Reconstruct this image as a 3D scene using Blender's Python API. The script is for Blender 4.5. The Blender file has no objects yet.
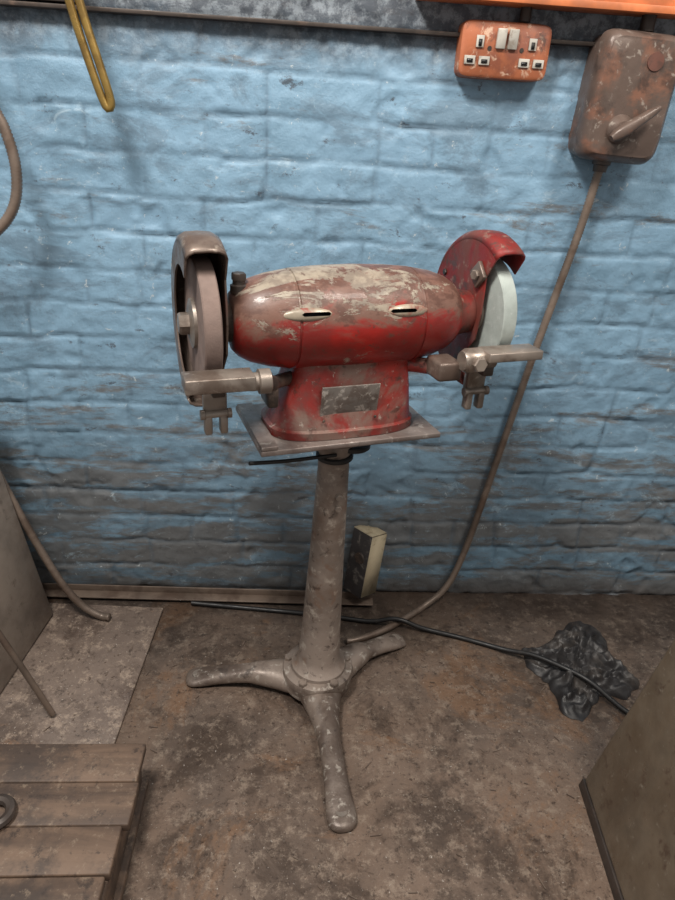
import bpy, bmesh, math, random
from mathutils import Vector, Matrix, noise
random.seed(7)
sc=bpy.context.scene
sc.view_settings.view_transform='Standard'
sc.view_settings.look='None'
PI=math.pi
# ------------------------------------------------------------------ helpers
def lin(c):
    return tuple(((x/255.)/12.92 if x/255.<=.04045 else ((x/255.+.055)/1.055)**2.4) for x in c)+(1.,)
class NT:
    def __init__(s,name):
        s.m=bpy.data.materials.new(name); s.m.use_nodes=True; s.t=s.m.node_tree
        s.b=s.t.nodes['Principled BSDF']; s.tc=s.t.nodes.new('ShaderNodeTexCoord')
    def n(s,t,**k):
        x=s.t.nodes.new(t)
        for a,v in k.items(): setattr(x,a,v)
        return x
    def l(s,a,b): s.t.links.new(a,b)
    def noise(s,scale,detail=5,rough=.6,dist=0,vec=None,stretch=None):
        x=s.n('ShaderNodeTexNoise'); x.inputs['Scale'].default_value=scale; x.inputs['Detail'].default_value=detail
        x.inputs['Roughness'].default_value=rough; x.inputs['Distortion'].default_value=dist
        v=vec or s.tc.outputs['Object']
        if stretch:
            mp=s.n('ShaderNodeMapping'); mp.inputs['Scale'].default_value=stretch; s.l(v,mp.inputs['Vector']); v=mp.outputs[0]
        s.l(v,x.inputs['Vector']); return x.outputs['Fac']
    def ramp(s,fac,a,b,va=0.,vb=1.):
        x=s.n('ShaderNodeMapRange',interpolation_type='SMOOTHSTEP'); x.inputs['From Min'].default_value=a; x.inputs['From Max'].default_value=b
        x.inputs['To Min'].default_value=va; x.inputs['To Max'].default_value=vb
        s.l(fac,x.inputs['Value']); return x.outputs[0]
    def math(s,op,a,b):
        x=s.n('ShaderNodeMath',operation=op)
        for i,v in enumerate((a,b)):
            if hasattr(v,'links'): s.l(v,x.inputs[i])
            else: x.inputs[i].default_value=v
        return x.outputs[0]
    def mix(s,fac,a,b,mode='MIX'):
        x=s.n('ShaderNodeMix',data_type='RGBA',blend_type=mode)
        for i,v in ((0,fac),(6,a),(7,b)):
            if hasattr(v,'links'): s.l(v,x.inputs[i])
            else: x.inputs[i].default_value=v
        return x.outputs[2]
    def bump(s,h,strength=.3,dist=.002,prev=None):
        x=s.n('ShaderNodeBump'); x.inputs['Strength'].default_value=strength; x.inputs['Distance'].default_value=dist
        s.l(h,x.inputs['Height'])
        if prev: s.l(prev,x.inputs['Normal'])
        return x.outputs[0]
def worn(name,base,layers=(),rough=.5,metal=0.,bump=.25,bscale=60,bdist=.0015,coat=0.,rvar=.15):
    """layers: (colour, scale, lo, hi, amount)"""
    k=NT(name); v=k.noise(9,4); c=k.mix(k.ramp(v,.35,.7),lin(base),lin([x*.78 for x in base]))
    for (col,scl,lo,hi,amt) in layers:
        c=k.mix(k.ramp(k.noise(scl,7,.65,.3),lo,hi,0,amt),c,lin(col))
    k.l(c,k.b.inputs['Base Color'])
    r=k.noise(25,4); k.l(k.ramp(r,.3,.7,rough-rvar,rough+rvar),k.b.inputs['Roughness'])
    k.b.inputs['Metallic'].default_value=metal
    k.b.inputs['Coat Weight'].default_value=coat
    k.l(k.bump(k.noise(bscale,8,.7),bump,bdist),k.b.inputs['Normal'])
    return k.m
def link(o,parent=None):
    bpy.context.collection.objects.link(o)
    if parent: o.parent=parent
    return o
def empty(name,loc=(0,0,0),rz=0):
    e=bpy.data.objects.new(name,None); e.location=loc; e.rotation_euler=(0,0,rz); e.empty_display_size=.05
    return link(e)
def mesh(name,vs,fs,mat,parent=None,smooth=True,bev=0,seg=2,solid=0,sub=0,angle=40):
    me=bpy.data.meshes.new(name); me.from_pydata([tuple(v) for v in vs],[],fs); me.validate()
    bm=bmesh.new(); bm.from_mesh(me); bmesh.ops.recalc_face_normals(bm,faces=bm.faces)
    for e in bm.edges:
        if len(e.link_faces)==2 and e.calc_face_angle(0)>math.radians(angle): e.smooth=False
    bm.to_mesh(me); bm.free()
    for p in me.polygons: p.use_smooth=smooth
    me.materials.append(mat)
    o=link(bpy.data.objects.new(name,me),parent)
    if solid:
        m=o.modifiers.new('s','SOLIDIFY'); m.thickness=solid; m.offset=0
    if bev:
        m=o.modifiers.new('b','BEVEL'); m.width=bev; m.segments=seg; m.limit_method='ANGLE'; m.angle_limit=math.radians(35)
        m.harden_normals=False
        for e in me.edges: e.use_edge_sharp=False
    if sub:
        m=o.modifiers.new('u','SUBSURF'); m.levels=sub; m.render_levels=sub
        for e in me.edges: e.use_edge_sharp=False
    return o
def boxg(c,s,R=None):
    vs=[]
    for dx in(-.5,.5):
        for dy in(-.5,.5):
            for dz in(-.5,.5):
                v=Vector((dx*s[0],dy*s[1],dz*s[2]))
                if R: v=R@v
                vs.append(v+Vector(c))
    fs=[(0,1,3,2),(4,6,7,5),(0,4,5,1),(2,3,7,6),(0,2,6,4),(1,5,7,3)]
    return vs,fs
def box(name,c,s,mat,parent=None,R=None,bev=.002,**k):
    v,f=boxg(c,s,R); return mesh(name,v,f,mat,parent,bev=bev,**k)
def merge(parts):
    V=[];F=[]
    for v,f in parts:
        n=len(V); V+=list(v); F+=[tuple(i+n for i in q) for q in f]
    return V,F
def frame(d):
    d=Vector(d).normalized(); a=Vector((0,0,1)) if abs(d.z)<.9 else Vector((1,0,0))
    x=a.cross(d).normalized(); return x,d.cross(x),d
def latheg(p0,d,prof,n=32,ph=0):
    """prof list of (t along d, radius)"""
    x,y,z=frame(d); p0=Vector(p0); V=[];F=[]
    for t,r in prof:
        for i in range(n):
            a=2*PI*i/n+ph; V.append(p0+z*t+(x*math.cos(a)+y*math.sin(a))*r)
    m=len(prof)
    for j in range(m-1):
        for i in range(n):
            F.append((j*n+i,j*n+(i+1)%n,(j+1)*n+(i+1)%n,(j+1)*n+i))
    F.append(tuple(range(n-1,-1,-1))); F.append(tuple((m-1)*n+i for i in range(n)))
    return V,F
def lathe(name,p0,d,prof,mat,parent=None,n=32,**k):
    v,f=latheg(p0,d,prof,n); return mesh(name,v,f,mat,parent,**k)
def hexg(p0,d,r,h):
    return latheg(p0,d,[(0,r),(h*.8,r),(h,r*.86)],6)
def loft(rings):
    V=[];F=[];n=len(rings[0])
    for r in rings: V+=list(r)
    for j in range(len(rings)-1):
        for i in range(n): F.append((j*n+i,j*n+(i+1)%n,(j+1)*n+(i+1)%n,(j+1)*n+i))
    F.append(tuple(range(n-1,-1,-1))); m=len(rings); F.append(tuple((m-1)*n+i for i in range(n)))
    return V,F
def catmull(P,step):
    P=[Vector(p) for p in P]; P=[P[0]*2-P[1]]+P+[P[-1]*2-P[-2]]; out=[]
    for i in range(1,len(P)-2):
        a,b,c,d=P[i-1:i+3]; n=max(2,int((c-b).length/step))
        for j in range(n):
            t=j/n; out.append(.5*((2*b)+(c-a)*t+(2*a-5*b+4*c-d)*t*t+(3*b-a-3*c+d)*t**3))
    out.append(P[-2]); return out
def tubeg(P,r,step=.02,n=10,corr=0,pitch=.005):
    if corr: step=pitch/2
    pts=catmull(P,step); rings=[]; x=None
    for i,p in enumerate(pts):
        t=(pts[min(i+1,len(pts)-1)]-pts[max(i-1,0)]).normalized()
        if x is None: x=frame(t)[0]
        x=(x-t*x.dot(t)).normalized(); y=t.cross(x)
        rr=r*(1+(corr if i%2 else -corr))
        rings.append([p+(x*math.cos(2*PI*k/n)+y*math.sin(2*PI*k/n))*rr for k in range(n)])
    return loft(rings)
def tube(name,P,r,mat,parent=None,**k):
    v,f=tubeg(P,r,**k); return mesh(name,v,f,mat,parent,angle=80)
def srect(cx,cy,z,a,b,n=4.,N=48):
    out=[]
    for i in range(N):
        t=2*PI*i/N; c=math.cos(t); s=math.sin(t)
        out.append(Vector((cx+a*math.copysign(abs(c)**(2/n),c),cy+b*math.copysign(abs(s)**(2/n),s),z)))
    return out
# ------------------------------------------------------------------ camera (hand-held phone at chest height)
f=660.;p=math.radians(26.5);psi=math.radians(4.4);rho=math.radians(3.5)
Fw=Vector((math.sin(psi)*math.cos(p),math.cos(psi)*math.cos(p),-math.sin(p)))
R0=Vector((math.cos(psi),-math.sin(psi),0));U0=R0.cross(Fw)
Rr=R0*math.cos(rho)+U0*math.sin(rho);Uu=-R0*math.sin(rho)+U0*math.cos(rho)
cd=bpy.data.cameras.new('camera');co=bpy.data.objects.new('camera',cd);link(co)
M=Matrix((Rr,Uu,-Fw)).transposed().to_4x4();M.translation=Vector((0,-1.438,1.15));co.matrix_world=M
cd.sensor_fit='VERTICAL';cd.sensor_height=36;cd.lens=36*f/900;cd.clip_start=.02
sc.camera=co
# ------------------------------------------------------------------ materials
m_steel=worn('worn_steel',(158,146,136),[((98,82,72),14,.45,.65,.8),((195,186,175),40,.58,.7,.6)],.42,.5)
m_plate=worn('table_steel',(156,144,138),[((108,92,86),12,.42,.65,.8),((190,182,174),55,.56,.70,.7),((70,58,54),30,.6,.7,.7)],.45,.35)
m_dark=worn('dark_grease_metal',(76,67,62),[((118,98,86),20,.5,.7,.7)],.45,.35)
m_black=worn('black_rubber',(28,27,28),[((60,54,50),25,.55,.75,.6)],.5,0)
m_cast=worn('grey_cast_iron_paint',(146,132,122),[((108,90,78),8,.45,.66,.75),((182,172,160),40,.54,.68,.65),((62,50,45),46,.57,.67,.75),((122,92,74),18,.55,.68,.6)],.55,.1,.6,70)
m_castlow=worn('grey_cast_feet',(136,122,112),[((82,68,60),10,.42,.62,.85),((180,172,162),56,.55,.68,.7),((58,48,44),34,.57,.68,.75)],.42,.2,.5,70)
m_redbase=worn('red_paint_base',(146,44,38),[((100,60,54),12,.42,.58,.88),((122,104,94),7,.50,.62,.8),((66,48,42),35,.54,.65,.75),((170,158,148),70,.60,.68,.55)],.42,.05,.4,50,coat=.1)
m_redguard=worn('red_paint_guard',(140,42,38),[((108,64,56),12,.46,.60,.88),((74,58,52),36,.52,.63,.8),((150,124,110),60,.58,.68,.6)],.48,.05,.4,50)
m_brguard=worn('brown_worn_guard',(128,112,102),[((92,76,68),12,.42,.6,.8),((170,158,146),34,.56,.7,.65),((112,68,60),7,.6,.72,.4)],.42,.3,.4)
m_wheelL=worn('brown_abrasive',(138,118,110),[((104,86,80),20,.45,.65,.6)],.85,0,.7,400,.001)
m_wheelR=worn('pale_abrasive',(178,187,182),[((146,154,150),14,.45,.7,.6),((198,203,200),60,.55,.7,.5),((126,120,112),30,.6,.7,.5)],.85,0,.7,400,.001)
m_name=worn('nameplate_aluminium',(140,132,126),[((96,84,78),26,.46,.58,.75),((188,180,172),70,.52,.62,.65)],.4,.3)
m_cond=worn('galvanised_conduit',(140,124,112),[((92,74,62),12,.45,.65,.7)],.45,.35)
m_brass=worn('brass_hose',(168,138,74),[((112,88,50),20,.45,.65,.7)],.35,.5)
m_orange=worn('orange_paint',(180,106,72),[((122,70,54),12,.47,.60,.8),((208,176,152),45,.55,.65,.8),((62,48,42),22,.57,.67,.8)],.5,.0)
m_trunk=worn('orange_trunking',(222,128,78),[((150,92,64),9,.5,.7,.6)],.5,0)
m_white=worn('aged_white_plastic',(205,200,190),[((120,105,92),60,.5,.65,.6)],.5)
m_switch=worn('brown_switch_casing',(102,86,78),[((146,98,76),10,.48,.62,.6),((56,46,42),16,.5,.65,.7),((162,152,142),50,.58,.68,.7)],.42,.15,.4)
m_redlab=worn('faded_label',(118,76,64),[((80,56,48),60,.42,.6,.8)],.5)
m_angle=worn('steel_bar',(124,108,96),[((80,64,55),15,.45,.62,.7)],.5,.2)
m_mach=worn('machine_grey_paint',(122,108,92),[((96,80,64),5,.4,.65,.8),((78,60,50),26,.56,.68,.8),((140,128,112),3,.5,.7,.6),((150,140,126),70,.6,.7,.6)],.42,.0,.15,40)
m_mach2=worn('machine_brown_paint',(156,142,130),[((112,96,86),6,.45,.65,.7),((76,62,54),26,.58,.7,.6)],.5,.0,.15,40)
m_cartonb=worn('carton_black',(62,58,58),[((130,122,114),30,.53,.64,.7)],.5)
m_carton=worn('carton_tan',(205,190,160),[((150,132,104),20,.5,.66,.8)],.8)
def m_body_():
    k=NT('red_motor_housing'); g=k.n('ShaderNodeSeparateXYZ'); k.l(k.tc.outputs['Object'],g.inputs[0])
    up=k.ramp(g.outputs['Z'],.80,.92)      # wear grows towards the handled top
    ends=k.ramp(k.math('ABSOLUTE',k.math('SUBTRACT',g.outputs['X'],.005),0),.12,.20)
    c=k.mix(k.ramp(k.noise(7,4),.4,.65),lin((165,34,28)),lin((126,34,30)))
    n1=k.noise(11,7,.68,.4,stretch=(.6,1,1)); dirt=k.ramp(k.math('ADD',n1,k.math('ADD',k.math('MULTIPLY',up,.38),k.math('MULTIPLY',ends,.08))),.65,.79,0,.9)
    c=k.mix(dirt,c,lin((116,92,80)))
    n4=k.noise(26,8,.72,.3,stretch=(.6,1,1)); c=k.mix(k.ramp(k.math('ADD',n4,k.math('MULTIPLY',up,.12)),.57,.67,0,.8),c,lin((90,62,53)))
    n2=k.noise(16,10,.74,.7,stretch=(.5,1,1)); chips=k.ramp(k.math('SUBTRACT',k.math('ADD',n2,k.math('MULTIPLY',up,.12)),k.math('MULTIPLY',ends,.10)),.61,.64,0,.85)
    c=k.mix(chips,c,k.mix(k.ramp(k.noise(40,6),.4,.6),lin((164,154,138)),lin((130,120,108))))
    n3=k.noise(60,7,.7); c=k.mix(k.ramp(n3,.57,.66,0,.75),c,lin((84,58,50)))
    k.l(c,k.b.inputs['Base Color']); k.l(k.ramp(k.noise(20,5),.3,.7,.30,.52),k.b.inputs['Roughness'])
    k.b.inputs['Coat Weight'].default_value=.08
    k.l(k.bump(chips,.4,.0008,k.bump(k.noise(45,7,.7),.3,.0018)),k.b.inputs['Normal']); return k.m
m_body=m_body_()
def m_wall_():
    k=NT('blue_painted_brick')
    at=k.n('ShaderNodeAttribute',attribute_name='mortar'); bt=k.n('ShaderNodeAttribute',attribute_name='tone')
    g=k.n('ShaderNodeSeparateXYZ'); k.l(k.tc.outputs['Object'],g.inputs[0]); z=g.outputs['Z']
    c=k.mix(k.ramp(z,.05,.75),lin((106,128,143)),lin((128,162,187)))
    c=k.mix(k.ramp(bt.outputs['Fac'],0,1,0,.35),c,lin((140,176,201)))
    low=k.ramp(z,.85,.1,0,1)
    c=k.mix(k.ramp(k.noise(3.2,7,.7,.4),.46,.66,0,.6),c,lin((106,138,160)))
    c=k.mix(k.ramp(k.noise(9,9,.75,.5,stretch=(.5,1,1.2)),.49,.61,0,.55),c,lin((94,114,130)))
    dn=k.noise(7,9,.75,.3,stretch=(.4,1,1.8))
    c=k.mix(k.ramp(k.math('ADD',dn,k.math('MULTIPLY',low,.15)),.57,.67,0,.8),c,lin((108,104,100)))
    c=k.mix(k.math('MULTIPLY',at.outputs['Fac'],.55),c,lin((82,102,118)))
    c=k.mix(k.ramp(k.noise(17,10,.8,.6,stretch=(.6,1,1)),.58,.65,0,.5),c,lin((170,192,206)))
    c=k.mix(k.ramp(k.noise(44,9,.8,.5),.61,.65,0,.75),c,lin((200,208,210)))
    c=k.mix(k.ramp(k.noise(30,10,.8,.2,stretch=(.6,1,1)),.59,.65,0,.8),c,lin((70,72,78)))
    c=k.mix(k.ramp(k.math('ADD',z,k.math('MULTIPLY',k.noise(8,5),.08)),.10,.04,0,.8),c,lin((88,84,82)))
    c=k.mix(k.ramp(k.math('ADD',z,k.math('MULTIPLY',k.noise(14,8,.7),.12)),1.27,1.38,0,.92),c,k.mix(k.ramp(k.noise(34,8,.75),.45,.6),lin((70,72,78)),lin((124,130,136))))
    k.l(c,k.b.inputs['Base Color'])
    k.l(k.ramp(k.noise(16,5),.3,.7,.28,.6),k.b.inputs['Roughness'])
    b=k.bump(k.noise(24,10,.75),.6,.006); b=k.bump(k.noise(120,7,.75),.5,.002,b)
    k.l(b,k.b.inputs['Normal']); return k.m
m_wall=m_wall_()
def m_floor_(name,c1,c2,c3):
    k=NT(name)
    g=k.n('ShaderNodeSeparateXYZ'); k.l(k.tc.outputs['Object'],g.inputs[0])
    c=k.mix(k.ramp(k.noise(2.2,7,.65,.4),.40,.60),lin(c1),lin(c2))
    c=k.mix(k.ramp(k.noise(4.5,9,.75,.5),.47,.60,0,.85),c,lin(c3))
    c=k.mix(k.ramp(k.noise(3,9,.75,.8),.53,.63,0,.55),c,lin((150,114,86)))
    c=k.mix(k.ramp(k.noise(30,10,.85),.50,.61,0,.65),c,lin((168,150,134)))
    c=k.mix(k.ramp(k.noise(55,10,.85),.52,.62,0,.8),c,lin((58,47,42)))
    c=k.mix(k.ramp(k.noise(150,5,.7),.64,.68,0,.9),c,lin((205,196,186)))
    # oily grime gathered along the foot of the wall
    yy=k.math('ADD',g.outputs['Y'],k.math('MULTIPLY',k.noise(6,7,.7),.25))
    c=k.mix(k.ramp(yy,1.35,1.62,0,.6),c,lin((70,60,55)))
    k.l(c,k.b.inputs['Base Color'])
    k.l(k.ramp(k.noise(5,6,.7),.35,.65,.32,.72),k.b.inputs['Roughness'])
    b=k.bump(k.noise(12,8,.6),.3,.006); b=k.bump(k.noise(90,8,.8),.6,.003,b)
    k.l(b,k.b.inputs['Normal']); return k.m
m_floor=m_floor_('dirty_concrete',(134,114,100),(110,95,85),(80,67,59))
m_slab=m_floor_('dirty_floor_plate',(120,105,95),(104,90,82),(84,70,62))
def m_wood_():
    k=NT('oily_wood')
    gr=k.noise(18,8,.6,.6,stretch=(.12,1,1)); c=k.mix(k.ramp(gr,.35,.65),lin((118,96,80)),lin((78,63,54)))
    c=k.mix(k.ramp(k.noise(5,7,.7),.44,.60,0,.85),c,lin((64,54,49)))
    c=k.mix(k.ramp(k.noise(45,9,.8),.54,.64,0,.55),c,lin((146,128,110)))
    c=k.mix(k.ramp(k.noise(30,9,.8),.54,.64,0,.75),c,lin((50,41,37)))
    k.l(c,k.b.inputs['Base Color']); k.b.inputs['Roughness'].default_value=.6
    k.l(k.bump(gr,.6,.002),k.b.inputs['Normal']); return k.m
m_wood=m_wood_()
m_bag=worn('black_polythene',(44,42,43),[((74,68,64),14,.48,.66,.7)],.52,0,.5,80,.002)
# ------------------------------------------------------------------ room
def build_wall():
    x0,x1,z0,z1,st=-1.5,1.9,0.,1.7,.006
    nx=int((x1-x0)/st)+1; nz=int((z1-z0)/st)+1; V=[];mo=[];tn=[]
    CH=.0765;BL=.228
    rnd={}
    for j in range(nz):
        z=z0+j*st
        for i in range(nx):
            x=x0+i*st
            q=Vector((x*2.5,0,z*2.5)); w=noise.noise_vector(q)*.013+noise.noise_vector(q*6)*.007
            zz=z+w.z; row=math.floor(zz/CH); fz=zz/CH-row
            hd=(row%4==2); L=BL/2 if hd else BL
            off=(row%2)*L*.5+ (0.04*math.sin(row*12.9))
            xx=x+w.x+off; col=math.floor(xx/L); fx=xx/L-col
            dx=min(fx,1-fx)*L; dz=min(fz,1-fz)*CH
            key=(row,col)
            if key not in rnd: rnd[key]=(random.random(),random.uniform(-1,1),random.uniform(-.012,.012))
            t,dp,til=rnd[key]
            fill=min(1,max(0,.42+.95*noise.noise(Vector((x*6,3.,z*8)))-.2*max(0,.6-z)))
            wdt=.0065; e=min(dx*1.1,dz); m=max(0,1-e/wdt); m=m*(1-.88*fill)
            h=dp*.0013+til*(fx-.5)*.13-m*.0064+noise.fractal(Vector((x*22,1,z*26)),.8,2.,4)*.0024
            c=noise.noise(Vector((x*9,7,z*11)))+.4*noise.noise(Vector((x*30,7,z*30)))
            if c>.38: h-=min(.004,(c-.38)*.03)
            V.append((x,-h-.004,z)); mo.append(m); tn.append(t)
    F=[(j*nx+i,j*nx+i+1,(j+1)*nx+i+1,(j+1)*nx+i) for j in range(nz-1) for i in range(nx-1)]
    n=len(V); V+=[(x0,.1,z0),(x1,.1,z0),(x1,.1,z1),(x0,.1,z1)]; F.append((n,n+3,n+2,n+1)); mo+=[0]*4; tn+=[0]*4
    me=bpy.data.meshes.new('wall_back'); me.from_pydata(V,[],F)
    a=me.attributes.new('mortar','FLOAT','POINT'); a.data.foreach_set('value',mo)
    a=me.attributes.new('tone','FLOAT','POINT'); a.data.foreach_set('value',tn)
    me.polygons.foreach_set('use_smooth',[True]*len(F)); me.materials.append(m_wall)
    return link(bpy.data.objects.new('wall_back',me))
build_wall()
flo=box('floor',(.15,0,-.05),(3.5,2.9,.1),m_floor,bev=0); flo.location=(0,-1.4,0)
box('floor_plate',(-.72,-.283,.003),(.78,.44,.008),m_slab,bev=.002,R=Matrix.Rotation(math.radians(-3),3,'Z'))
# steel ledge + orange trunking at the top of the wall
v,ff=merge([boxg((.15,-.012,1.303),(3.5,.026,.007)),boxg((-1.0,-.012,1.335),(1.2,.03,.05))])
mesh('trim_1',v,ff,m_dark,bev=.001)
cab=empty('cable_trunking')
box('duct',(1.00,-.035,1.390),(1.6,.06,.075),m_trunk,cab,bev=.003)
box('lid_lip',(1.00,-.068,1.357),(1.6,.006,.012),m_trunk,cab,bev=.001)
tube('drop_socket',[(.405,-.02,1.355),(.405,-.02,1.330)],.010,m_dark,cab)
tube('drop_switch',[(.630,-.035,1.355),(.630,-.035,1.327)],.013,m_dark,cab)
# ------------------------------------------------------------------ twin socket
so=empty('double_power_socket',(.371,0,1.281))
rings=[]
for (y,a,b) in((.0,.084,.046),(-.034,.084,.046),(-.040,.0825,.0445),(-.043,.078,.040)):
    rings.append([Vector((q.x,y,q.y)) for q in srect(0,0,0,a,b,9,64)])
v,ff=loft(rings); mesh('casing',v,ff,m_orange,so)
for s in(-1,1):
    box('slot_top',(s*.049,-.044,.012),(.014,.004,.019),m_white,so,bev=.0005); box('hole_top',(s*.049,-.0465,.010),(.006,.002,.011),m_black,so,bev=0)
    for d in(-1,1):
        box('slot_low',(s*.051+d*.0135,-.044,-.018),(.020,.004,.014),m_white,so,bev=.0005); box('hole_low',(s*.051+d*.0135,-.0465,-.019),(.011,.002,.006),m_black,so,bev=0)
    box('rocker',(s*.011,-.046,.018),(.017,.008,.032),m_white,so,bev=.0015,R=Matrix.Rotation(.12,3,'X'))
    lathe('fixing_screw',(s*.030,-.042,.002),(0,-1,0),[(0,.004),(.002,.004)],m_dark,so,n=12)
# ------------------------------------------------------------------ isolator switch
sw=empty('isolator_switch',(.612,0,1.215)); sw.rotation_euler=(0,math.radians(2.5),0)
rings=[]
for (y,a,b) in((.0,.074,.104),(-.02,.076,.106),(-.05,.076,.106),(-.052,.079,.109),(-.060,.079,.109),(-.080,.074,.103),(-.087,.067,.096)):
    rings.append([Vector((q.x,y,q.y)) for q in srect(0,0,0,a,b,8,64)])
v,ff=loft(rings); mesh('casing',v,ff,m_switch,sw)
lathe('pivot_boss',(-.012,-.085,-.052),(0,-1,0),[(0,.026),(.008,.024),(.014,.016),(.020,.014)],m_switch,sw)
Rh=Matrix.Rotation(math.radians(-38),3,'Y')
hr=[]
for (t,w,h) in((-.028,.006,.008),(-.018,.010,.011),(.0,.011,.013),(.03,.0085,.012),(.055,.007,.010),(.068,.004,.006)):
    ring=[]
    for q in srect(0,0,0,w,h,3,16): ring.append(Rh@Vector((t,q.y-.014,q.x))+Vector((-.012,-.098,-.052)))
    hr.append(ring)
v,ff=loft(hr); mesh('lever',v,ff,m_switch,sw)
lathe('badge',(.022,-.085,.062),(0,-1,0),[(0,.016),(.004,.015)],m_redlab,sw)
for sx,sz in((-.060,.088),(.060,.088),(-.060,-.088),(.060,-.088)):
    lathe('cover_screw',(sx,-.078,sz),(0,-1,0),[(0,.006),(.006,.005)],m_dark,sw,n=12)
lathe('gland',(-.008,-.035,-.103),(0,0,-1),[(0,.018),(.012,.018),(.014,.014),(.026,.013)],m_dark,sw,n=20)
tube('flexible_conduit',[(.598,-.035,1.095),(.592,-.03,1.02),(.581,-.025,.93),(.548,-.025,.74),(.518,-.025,.54),(.490,-.025,.35),(.458,-.03,.16),(.42,-.045,.055),(.36,-.075,.014),(.29,-.13,.010),(.225,-.175,.010),(.17,-.20,.010),(.145,-.205,.010)],.0085,m_cond,corr=.09,pitch=.006,n=10)
tube('black_power_cable',[(-.25,-.066,.008),(-.08,-.085,.006),(.08,-.105,.006),(.21,-.130,.008),(.275,-.142,.027),(.34,-.156,.010),(.42,-.18,.006),(.481,-.204,.006),(.54,-.235,.012),(.585,-.265,.028),(.63,-.303,.036),(.69,-.355,.036),(.749,-.413,.012),(.80,-.45,.006),(.95,-.52,.006)],.006,m_black,step=.015)
an=empty('steel_angle_bar'); 
Rb=Matrix.Rotation(math.atan2(-.022,.86),3,'Z')
v,ff=merge([boxg((-.215,-.046,.0025),(.88,.030,.004),Rb),boxg((-.215,-.032,.011),(.88,.004,.022),Rb)])
v=[q+Vector((0,0,.0085)) for q in v]
mesh('angle',v,ff,m_angle,an,bev=.001)
# ------------------------------------------------------------------ pedestal stand
TH=math.radians(17)
CX,CY=.08,-.335
st=empty('pedestal_stand',(CX,CY,0))
BX=-.010
lathe('column',(BX,0,0),(.016,0,1),[(.03,.062),(.072,.060),(.082,.050),(.10,.0455),(.15,.0425),(.35,.0355),(.56,.030),(.595,.0295),(.600,.033),(.625,.034)],m_cast,st,n=40)
lathe('foot_hub',(BX,0,0),(0,0,1),[(.012,.066),(.02,.076),(.052,.079),(.060,.076),(.064,.064)],m_castlow,st,n=48)
for a in(-60,-120,15,165,90):
    c=Vector((BX+math.cos(math.radians(a))*.067,math.sin(math.radians(a))*.067,.060))
    v,ff=hexg(c,(0,0,1),.010,.010); mesh('hub_bolt',v,ff,m_castlow,st,smooth=False)
def leg(name,tip):
    o=Vector((BX,0,0)); tip=Vector((tip[0],tip[1],0))-o; L=tip.length; d=tip/L; sx=Vector((-d.y,d.x,0)); rings=[]
    prof=[(.03,.054,.005,.055),(.06,.048,.004,.055),(.09,.036,.006,.055),(.14,.027,.010,.053),(.5*L,.023,.014,.048),(.7*L,.0225,.008,.037),(.83*L,.0255,.0,.027),(.9*L,.029,.0,.021),(.95*L,.029,.0,.018),(.985*L,.022,.0,.016),(L,.010,.0,.012)]
    for (t,w,zb,zt) in prof:
        r=[]
        for i in range(20):
            a=2*PI*i/20; c=math.cos(a); s=math.sin(a)
            px=w*math.copysign(abs(c)**.7,c); 
            zz=(zb+zt)/2+(zt-zb)/2*math.copysign(abs(s)**.7,s)
            if s>0: px*=(1-.3*s)
            r.append(o+d*t+sx*px+Vector((0,0,zz)))
        rings.append(r)
    v,ff=loft(rings); mesh(name,v,ff,m_castlow,st,sub=1)
leg('leg_left',(-.305,.015)); leg('leg_front',(.032,-.352)); leg('leg_right',(.205,.148))
for k_,(x,y) in enumerate(((-.278,.013),(.028,-.320),(.185,.134))):
    lathe('foot_hole',(x,y,.0175),(0,0,1),[(0,.013),(.0025,.012)],m_steel,st,n=14)
Rt=Matrix.Rotation(TH,3,'Z')
def L2(u,y): return Rt@Vector((u,y,0))
c=L2(0,.005)
v,ff=boxg((c.x,c.y,.655),(.33,.20,.010),Rt); mesh('table_plate',v,ff,m_plate,st,bev=.002)
c=L2(-.150,.0); box('table_side_strip',(c.x,c.y,.664),(.028,.19,.007),m_plate,st,R=Rt,bev=.001)
lathe('top_flange',(0,0,0),(0,0,1),[(.622,.034),(.628,.055),(.650,.060)],m_dark,st,n=32)
c=L2(0,-.0); box('under_rib',(c.x,c.y,.640),(.20,.012,.022),m_dark,st,R=Rt)
for z in(.515,.490):
    v,ff=hexg((.010,-.030,z),(0.1,-1,0),.0065,.008); mesh('set_screw',v,ff,m_steel,st,smooth=False)
lathe('cable_tie',(0,0,0),(0,0,1),[(.583,.0335),(.585,.0355),(.591,.0355),(.593,.0335)],m_black,st,n=32)
lathe('cable_tie_b',(0,0,0),(.05,.02,1),[(.603,.0355),(.605,.0375),(.611,.0375),(.613,.0355)],m_black,st,n=32)
tube('tie_tail',[(.0,-.036,.606),(-.04,-.060,.612),(-.09,-.095,.622),(-.150,-.13,.634)],.0035,m_black,st)
# ------------------------------------------------------------------ bench grinder
g=empty('bench_grinder',(CX,CY,0),TH)
Z=.852
rings=[]
for (z,cx,a,b,n) in((.661,.000,.136,.080,3.2),(.674,.000,.136,.080,3.2),(.677,.001,.130,.074,3.4),(.70,.004,.123,.067,4),(.74,.008,.114,.061,4.5),(.770,.011,.107,.057,4.5),(.788,.012,.106,.056,4.5),(.800,.014,.110,.060,4),(.812,.015,.118,.068,4)):
    rings.append(srect(cx,0,z,a,b,n,64))
v,ff=loft(rings); mesh('base_casting',v,ff,m_redbase,g)
prof=[(-.195,.030),(-.192,.046),(-.183,.056),(-.165,.066),(-.135,.075),(-.100,.081),(-.099,.0795),(-.096,.0795),(-.095,.082),(-.05,.0855),(.010,.087),(.07,.0855),(.115,.082),(.116,.0795),(.119,.0795),(.120,.081),(.155,.075),(.182,.066),(.198,.056),(.206,.046),(.209,.030)]
bo=lathe('motor_housing',(0,0,Z),(1,0,0),prof,m_body,g,n=72,angle=50)
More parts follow.
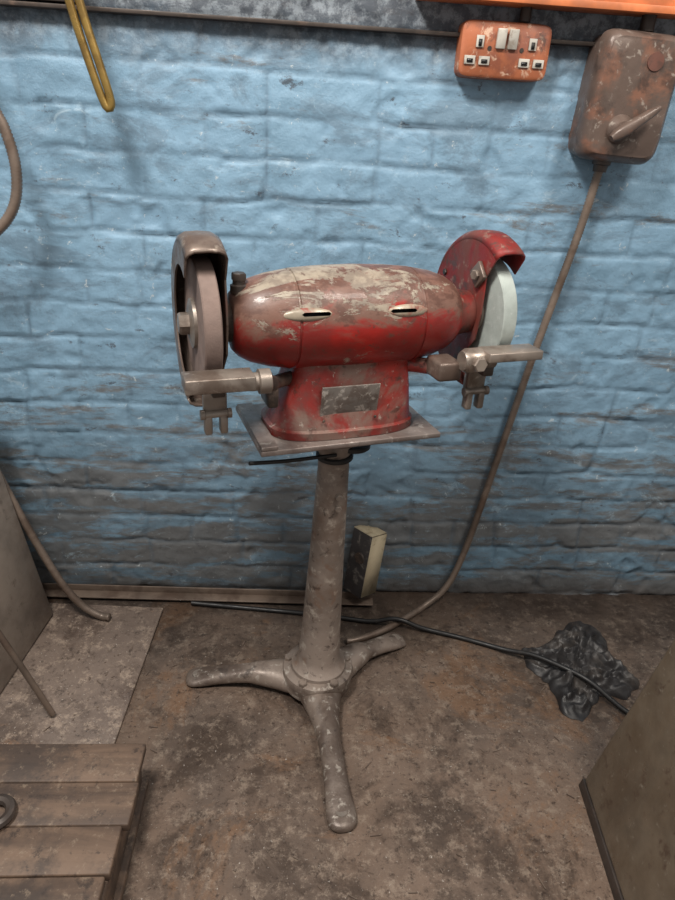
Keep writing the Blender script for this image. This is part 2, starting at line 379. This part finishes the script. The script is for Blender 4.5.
def cut(o,vs,fs):
    me=bpy.data.meshes.new('tmp'); me.from_pydata([tuple(q) for q in vs],[],fs)
    bm=bmesh.new(); bm.from_mesh(me); bmesh.ops.recalc_face_normals(bm,faces=bm.faces); bm.to_mesh(me); bm.free()
    me.materials.append(m_black)
    t=bpy.data.objects.new('tmp',me); link(t,g)
    m=o.modifiers.new('c','BOOLEAN'); m.object=t; m.operation='DIFFERENCE'; m.solver='EXACT'
    try: m.material_mode='TRANSFER'
    except Exception: pass
    bpy.context.view_layer.update(); dg=bpy.context.evaluated_depsgraph_get()
    nm=bpy.data.meshes.new_from_object(o.evaluated_get(dg)); o.modifiers.clear(); o.data=nm
    bpy.data.objects.remove(t)
m_hood=worn('chipped_cream_primer',(180,166,146),[((140,60,52),18,.54,.64,.8),((90,64,54),40,.56,.66,.7)],.4,.1)
al=math.radians(20)
dirn=Vector((0,-math.cos(al),math.sin(al))); upv=Vector((0,math.sin(al),math.cos(al)))
def rad_at(u):
    for (a,ra),(b,rb) in zip(prof,prof[1:]):
        if a<=u<=b: return ra+(rb-ra)*(u-a)/max(1e-6,b-a)
    return .08
for (ua,ub,sa,sb) in((-.128,-.046,-.098,-.050),(.044,.122,.050,.098)):
    um=(sa+sb)/2; rm=rad_at(um)
    rr=[]
    for i in range(13):
        t=i/12; x=ua+(ub-ua)*t; s=max(.08,math.sin(PI*t)**.5)
        ctr=Vector((0,0,Z))+Vector((x,0,0))+dirn*(rad_at(x)-.0015)
        rr.append([ctr+upv*(math.cos(a)*.0105*s)+dirn*(math.sin(a)*.0055*s) for a in [2*PI*q/14 for q in range(14)]])
    v,ff=loft(rr); ho=mesh('vent_hood',v,ff,m_hood,g)
    pts=[(sa,0.0),(sa+.004,.003),(sb-.004,.003),(sb,0),(sb-.004,-.003),(sa+.004,-.003)]
    cc=Vector((0,0,Z))+dirn*rm+upv*-.0005
    A=[cc+Vector((x,0,0))+upv*h+dirn*.02 for x,h in pts]; B=[cc+Vector((x,0,0))+upv*h-dirn*.022 for x,h in pts]
    v,ff=loft([A,B]); cut(bo,v,ff); cut(ho,v,ff)
# nameplate on the front of the base
Rn=Matrix.Rotation(math.radians(8),3,'X')
box('nameplate',(-.004,-.0675,.722),(.104,.003,.066),m_name,g,R=Rn,bev=.0005)
for sx in(-.047,.047):
    for sz in(-.028,.028):
        lathe('rivet',(-.004+sx,-.0685+sz*.14,.722+sz),(0,-1,.14),[(0,.003),(.002,.002)],m_dark,g,n=10)
lathe('neck_left',(-.190,0,Z),(-1,0,0),[(0,.036),(.012,.030),(.02,.026),(.035,.026)],m_dark,g)
lathe('neck_right',(.203,0,Z),(1,0,0),[(0,.048),(.010,.042),(.03,.038),(.035,.038)],m_redguard,g)
def wheel_side(s,uc,mw,mg,R,inner_mat,w,a0):
    nm='left' if s<0 else 'right'
    lathe('shaft_'+nm,(uc-s*.06,0,Z),(s,0,0),[(0,.011),(.095,.011)],m_steel,g,n=20)
    rw=.101
    lathe('wheel_'+nm,(uc-.0135,0,Z),(1,0,0),[(0,rw-.002),(.002,rw),(.025,rw),(.027,rw-.002)],mw,g,n=72)
    for q in(-1,1):
        lathe('wheel_flange_'+nm,(uc+q*.0135,0,Z),(q,0,0),[(0,.040),(.005,.039),(.009,.025)],m_steel,g,n=32)
    v,ff=hexg((uc+s*.022,0,Z),(s,0,0),.018,.016); mesh('nut_'+nm,v,ff,m_steel,g,smooth=False)
    a0=math.radians(a0);a1=math.radians(276); N=44
    def P(u,a,r): return Vector((u,-r*math.cos(a),Z+r*math.sin(a)))
    A=[a0+(a1-a0)*i/N for i in range(N+1)]
    cs=[(-1,-.014),(-.88,-.006),(-.6,-.0012),(0,0),(.6,-.0012),(.88,-.006),(1,-.014)]
    V=[];F=[];K=len(cs)
    for a in A:
        for t,dr in cs: V.append(P(uc+t*w,a,R+dr))
    for i in range(N):
        for j in range(K-1): F.append((i*K+j,i*K+j+1,(i+1)*K+j+1,(i+1)*K+j))
    mesh('guard_band_'+nm,V,F,mg,g,solid=.0035)
    ui=uc-s*w; uo=uc+s*w; Rc=R-.014
    V=[P(ui,a,Rc) for a in A]
    V+=[P(ui,a1,R*.55),P(ui,math.radians(-45),.058),P(ui,math.radians(10),.050),P(ui,a0,R*.62)]
    mesh('guard_cheek_inner_'+nm,V,[tuple(range(len(V)))],inner_mat,g,solid=.003,smooth=False)
    V=[];F=[]
    for a in A: V+=[P(uo,a,Rc),P(uo,a,R*.66)]
    for i in range(N): F.append((2*i,2*i+1,2*i+3,2*i+2))
    mesh('guard_cheek_outer_'+nm,V,F,mg,g,solid=.003,smooth=False)
    for a in(150,215):
        v,ff=hexg(P(ui,math.radians(a),R*.75),(-s,0,0),.006,.005); mesh('cheek_bolt_'+nm,v,ff,m_dark,g,smooth=False)
wheel_side(-1,-.237,m_wheelL,m_brguard,.137,m_brguard,.030,62)
wheel_side(1,.267,m_wheelR,m_redguard,.140,m_redguard,.027,56)
v,ff=merge([latheg((-.180,-.008,.900),(0,0,1),[(0,.014),(.012,.014),(.014,.010),(.020,.010)],16),hexg((-.180,-.008,.920),(0,0,1),.012,.011)])
mesh('lifting_bolt',v,ff,m_dark,g)
box('clamp_lug',(.235,-.03,.925),(.008,.034,.034),m_brguard,g,R=Matrix.Rotation(math.radians(45),3,'X'),bev=.002)
v,ff=hexg((.233,-.03,.925),(-1,-.3,0),.009,.010); mesh('clamp_bolt',v,ff,m_steel,g,smooth=False)
def rest(u0,u1,zt,nm,th=.015):
    rp=[(u0,-.106),(u1,-.106),(u1,-.150),(u0,-.150)]
    V=[Vector((x,y,zt)) for x,y in rp]+[Vector((x,y,zt-th)) for x,y in rp]
    F=[(0,1,2,3),(7,6,5,4),(0,4,5,1),(1,5,6,2),(2,6,7,3),(3,7,4,0)]
    mesh('rest_plate_'+nm,V,F,m_steel,g,bev=.002)
rest(-.288,-.186,.812,'left',.022)
rest(.205,.309,.822,'right',.016)
lathe('rest_boss_left',(-.190,-.125,.795),(1,0,0),[(0,.014),(.012,.014),(.013,.019),(.030,.019),(.032,.015)],m_steel,g,n=24)
tube('rest_arm_left',[(-.165,-.125,.795),(-.150,-.105,.782),(-.140,-.060,.764),(-.115,-.030,.757),(-.09,-.02,.757)],.012,m_dark,g)
box('rest_link_left',(-.150,-.088,.760),(.018,.050,.034),m_dark,g,bev=.004)
lathe('rest_boss_right',(.172,-.118,.802),(1,0,0),[(0,.016),(.008,.021),(.034,.021),(.036,.015),(.060,.015)],m_steel,g,n=24)
v,ff=hexg((.192,-.136,.802),(0,-1,0.1),.013,.012); mesh('rest_clamp_bolt_right',v,ff,m_steel,g,smooth=False)
box('rest_link_right',(.158,-.085,.780),(.044,.055,.034),m_brguard,g,bev=.006)
tube('rest_arm_right',[(.09,-.02,.768),(.12,-.03,.770),(.145,-.055,.773),(.16,-.08,.775)],.014,m_redbase,g)
for s,uc in((-1,-.237),(1,.222)):
    nm='left' if s<0 else 'right'; dz=.018
    parts=[boxg((uc,-.088,.748+dz),(.036,.016,.07))]
    for q in(-1,1): parts.append(boxg((uc+q*.012,-.093,.702+dz),(.012,.018,.035)))
    v,ff=merge(parts); mesh('rest_bracket_'+nm,v,ff,m_steel,g,bev=.003)
    v,ff=latheg((uc-.024,-.097,.718+dz),(1,0,0),[(0,.008),(.006,.008),(.007,.006),(.041,.006),(.042,.008),(.048,.008)],14); mesh('bracket_pin_'+nm,v,ff,m_steel,g)
    box('bracket_strut_'+nm,(uc,-.108,.785),(.020,.040,.022),m_dark,g,bev=.003)
# ------------------------------------------------------------------ small box at the wall behind the column
ct=empty('small_battery_box',(.186,-.047,.036)); ct.rotation_euler=(math.radians(-2),math.radians(10),math.radians(40))
box('body',(0,0,.092),(.056,.066,.178),m_cartonb,ct,bev=.002)
box('label_side',(0.0,-.0335,.094),(.054,.002,.172),m_carton,ct,bev=0)
box('top_flap',(0,0,.182),(.054,.064,.002),m_carton,ct,bev=0)
lathe('dial',(-.028,-.005,.11),(-1,0,0),[(0,.016),(.004,.014)],m_dark,ct,n=20)
# ------------------------------------------------------------------ machine bases left / right
def prism(name,bot,top,z0,z1,mat,parent=None,bev=.006):
    V=[Vector((x,y,z0)) for x,y in bot]+[Vector((x,y,z1)) for x,y in top]; n=len(bot)
    F=[tuple(range(n-1,-1,-1)),tuple(range(n,2*n))]+[(i,(i+1)%n,n+(i+1)%n,n+i) for i in range(n)]
    return mesh(name,V,F,mat,parent,bev=bev)
mb=empty('machine_base')
prism('sloping_casing',[(.588,-.596),(1.15,-.596),(1.15,-1.10),(.540,-1.10)],[(.735,-.596),(1.15,-.596),(1.15,-1.10),(.70,-1.10)],.02,.72,m_mach,mb)
prism('floor_skirt',[(.583,-.593),(1.16,-.593),(1.16,-1.105),(.533,-1.105)],[(.587,-.593),(1.16,-.593),(1.16,-1.105),(.537,-1.105)],0,.02,m_dark,mb,bev=.001)
lc=empty('machine_cabinet')
prism('casing',[(-1.1,-.115),(-.582,-.115),(-.612,-.40),(-1.1,-.40)],[(-1.1,-.115),(-.668,-.115),(-.69,-.40),(-1.1,-.40)],.009,.60,m_mach2,lc)
box('top_tray',(-.90,-.258,.615),(.50,.32,.03),m_mach2,lc,bev=.006)
# ------------------------------------------------------------------ left odds and ends
tube('flexible_metal_hose',[(-.70,-.085,.52),(-.665,-.09,.40),(-.632,-.10,.31),(-.59,-.11,.20),(-.545,-.12,.10),(-.505,-.125,.045),(-.465,-.13,.018),(-.44,-.135,.018)],.009,m_cond,corr=.09,pitch=.006)
tube('steel_rod',[(-.482,-.430,.014),(-.53,-.43,.16),(-.62,-.43,.42)],.0065,m_angle)
hz=empty('yellow_air_hose')
tube('loop',[(-.425,-.10,1.50),(-.405,-.10,1.38),(-.387,-.10,1.29),(-.364,-.10,1.205),(-.350,-.10,1.160),(-.342,-.10,1.146),(-.336,-.10,1.152),(-.338,-.10,1.17),(-.350,-.10,1.215),(-.370,-.10,1.29),(-.388,-.10,1.38),(-.40,-.10,1.50)],.0072,m_brass,hz,step=.008)
tube('wall_hook',[(-.412,.0,1.50),(-.412,-.06,1.495),(-.412,-.12,1.50),(-.412,-.125,1.52)],.006,m_dark,hz)
hc=empty('hanging_metal_conduit')
tube('conduit',[(-.66,-.10,1.55),(-.60,-.10,1.35),(-.552,-.10,1.17),(-.526,-.10,1.10),(-.518,-.10,1.035),(-.531,-.10,.975),(-.567,-.10,.93),(-.62,-.10,.90),(-.70,-.10,.90)],.0095,m_cond,hc,corr=.09,pitch=.006)
box('wall_clip',(-.655,-.05,1.53),(.03,.11,.02),m_dark,hc)
# ------------------------------------------------------------------ pallet
pl=empty('wooden_pallet',(0,0,0))
ys=[-.613,-.692,-.772,-.853,-.935,-1.015]
for i,y in enumerate(ys):
    dx=[.0,.004,-.006,-.012,.004,0][i]
    box('plank_%d'%(i+1),(-.585+dx,y,.092+random.uniform(-.001,.001)),(.66,.0785,.018),m_wood,pl,R=Matrix.Rotation(random.uniform(-.004,.004),3,'Z'),bev=.003)
for i,x in enumerate((-.30,-.58,-.87)):
    box('bearer_%d'%(i+1),(x,-.815,.050),(.07,.46,.066),m_wood,pl,bev=.004)
for i,x in enumerate((-.30,-.58,-.87)):
    box('foot_board_%d'%(i+1),(x,-.815,.009),(.09,.47,.016),m_wood,pl,bev=.003)
wr=empty('iron_spanner')
rg=[]
for i in range(28):
    a=2*PI*i/28; c=Vector((-.468,-.715,.110)); 
    rg.append([c+Vector((math.cos(a),math.sin(a),0))*(.024+.009*math.cos(b))+Vector((0,0,.008*math.sin(b))) for b in [2*PI*q/8 for q in range(8)]])
V=[q for r in rg for q in r]; F=[(i*8+j,((i+1)%28)*8+j,((i+1)%28)*8+(j+1)%8,i*8+(j+1)%8) for i in range(28) for j in range(8)]
mesh('ring_end',V,F,m_dark,wr)
box('shank',(-.565,-.72,.110),(.15,.022,.014),m_dark,wr,bev=.004)
# ------------------------------------------------------------------ crumpled black bag
def bag():
    poly=[Vector(q) for q in((.585,-.225),(.65,-.21),(.70,-.150),(.775,-.110),(.81,-.16),(.80,-.24),(.84,-.335),(.78,-.375),(.72,-.37),(.65,-.445),(.61,-.41),(.61,-.33),(.575,-.28))]
    c=Vector((.70,-.275)); V=[];F=[]
    def rad(a):
        d=Vector((math.cos(a),math.sin(a))); best=.05
        for i in range(len(poly)):
            p,q=poly[i]-c,poly[(i+1)%len(poly)]-c; e=q-p; den=d.x*e.y-d.y*e.x
            if abs(den)<1e-9: continue
            t=(p.x*e.y-p.y*e.x)/den; u=(p.x*d.y-p.y*d.x)/den
            if t>0 and -1e-6<=u<=1+1e-6: best=max(best,t)
        return best
    M_=50; NA=220
    V.append((c.x,c.y,.03))
    for j in range(1,M_+1):
        t=j/M_
        for i in range(NA):
            a=2*PI*i/NA; r=rad(a)*t*(1+.10*noise.noise(Vector((math.cos(a)*6,math.sin(a)*6,t))))
            x=c.x+math.cos(a)*r; y=c.y+math.sin(a)*r
            wv=noise.noise_vector(Vector((x*12,y*12,4)))*.016
            xx=x+wv.x; yy=y+wv.y
            n1=1-abs(noise.noise(Vector((xx*15,yy*15,2))))*2.6; n2=1-abs(noise.noise(Vector((xx*36,yy*36,5))))*2.6; n3=1-abs(noise.noise(Vector((xx*80,yy*80,8))))*2
            h=(1-t**3)**.6*(.006+.024*max(0,n1)+.012*max(0,n2)+.002*n3)+.005*max(0,n2)*(1-t**6)
            V.append((x,y,max(.0015,h+.001)))
    for i in range(NA): F.append((0,1+i,1+(i+1)%NA))
    for j in range(M_-1):
        for i in range(NA): F.append((1+j*NA+i,1+(j+1)*NA+i,1+(j+1)*NA+(i+1)%NA,1+j*NA+(i+1)%NA))
    mesh('crumpled_black_bag',V,F,m_bag,angle=60)
bag()
# ------------------------------------------------------------------ swarf and grit
parts=[]
for i in range(800):
    x=random.uniform(-.5,.62); y=random.uniform(-.95,-.20)
    if x<-.22 and y<-.55: continue
    s=random.uniform(.0010,.0032); zb=(.007 if x<-.33 and y>-.5 else 0)
    if random.random()<.14:
        a=random.uniform(0,PI); L=random.uniform(.006,.020); parts.append(boxg((x,y,.0018+zb),(L,.0015,.0015),Matrix.Rotation(a,3,'Z')))
    else: parts.append(boxg((x,y,s*.3+zb),(s*random.uniform(1,2),s,s*.6),Matrix.Rotation(random.uniform(0,PI),3,'Z')))
v,ff=merge(parts); mesh('metal_swarf',v,ff,m_angle,smooth=False)
# ------------------------------------------------------------------ light
def area(name,loc,target,size,power,col):
    l=bpy.data.lights.new(name,'AREA'); l.size=size; l.energy=power; l.color=col; o=link(bpy.data.objects.new(name,l)); o.location=loc
    o.rotation_euler=(Vector(target)-Vector(loc)).to_track_quat('-Z','Y').to_euler()
area('ceiling_light',(-.6,-1.15,2.6),(.1,-.3,.5),.4,50,(1,.95,.88))
area('wall_sheen_light',(.9,-1.1,2.5),(.5,-.1,.8),.4,24,(1,.93,.84))  # unseen second lamp at upper right, added to give the wall its sheen
w=bpy.data.worlds.new('workshop_ambient'); sc.world=w; w.use_nodes=True
w.node_tree.nodes['Background'].inputs[0].default_value=(1,.98,.95,1); w.node_tree.nodes['Background'].inputs[1].default_value=.40
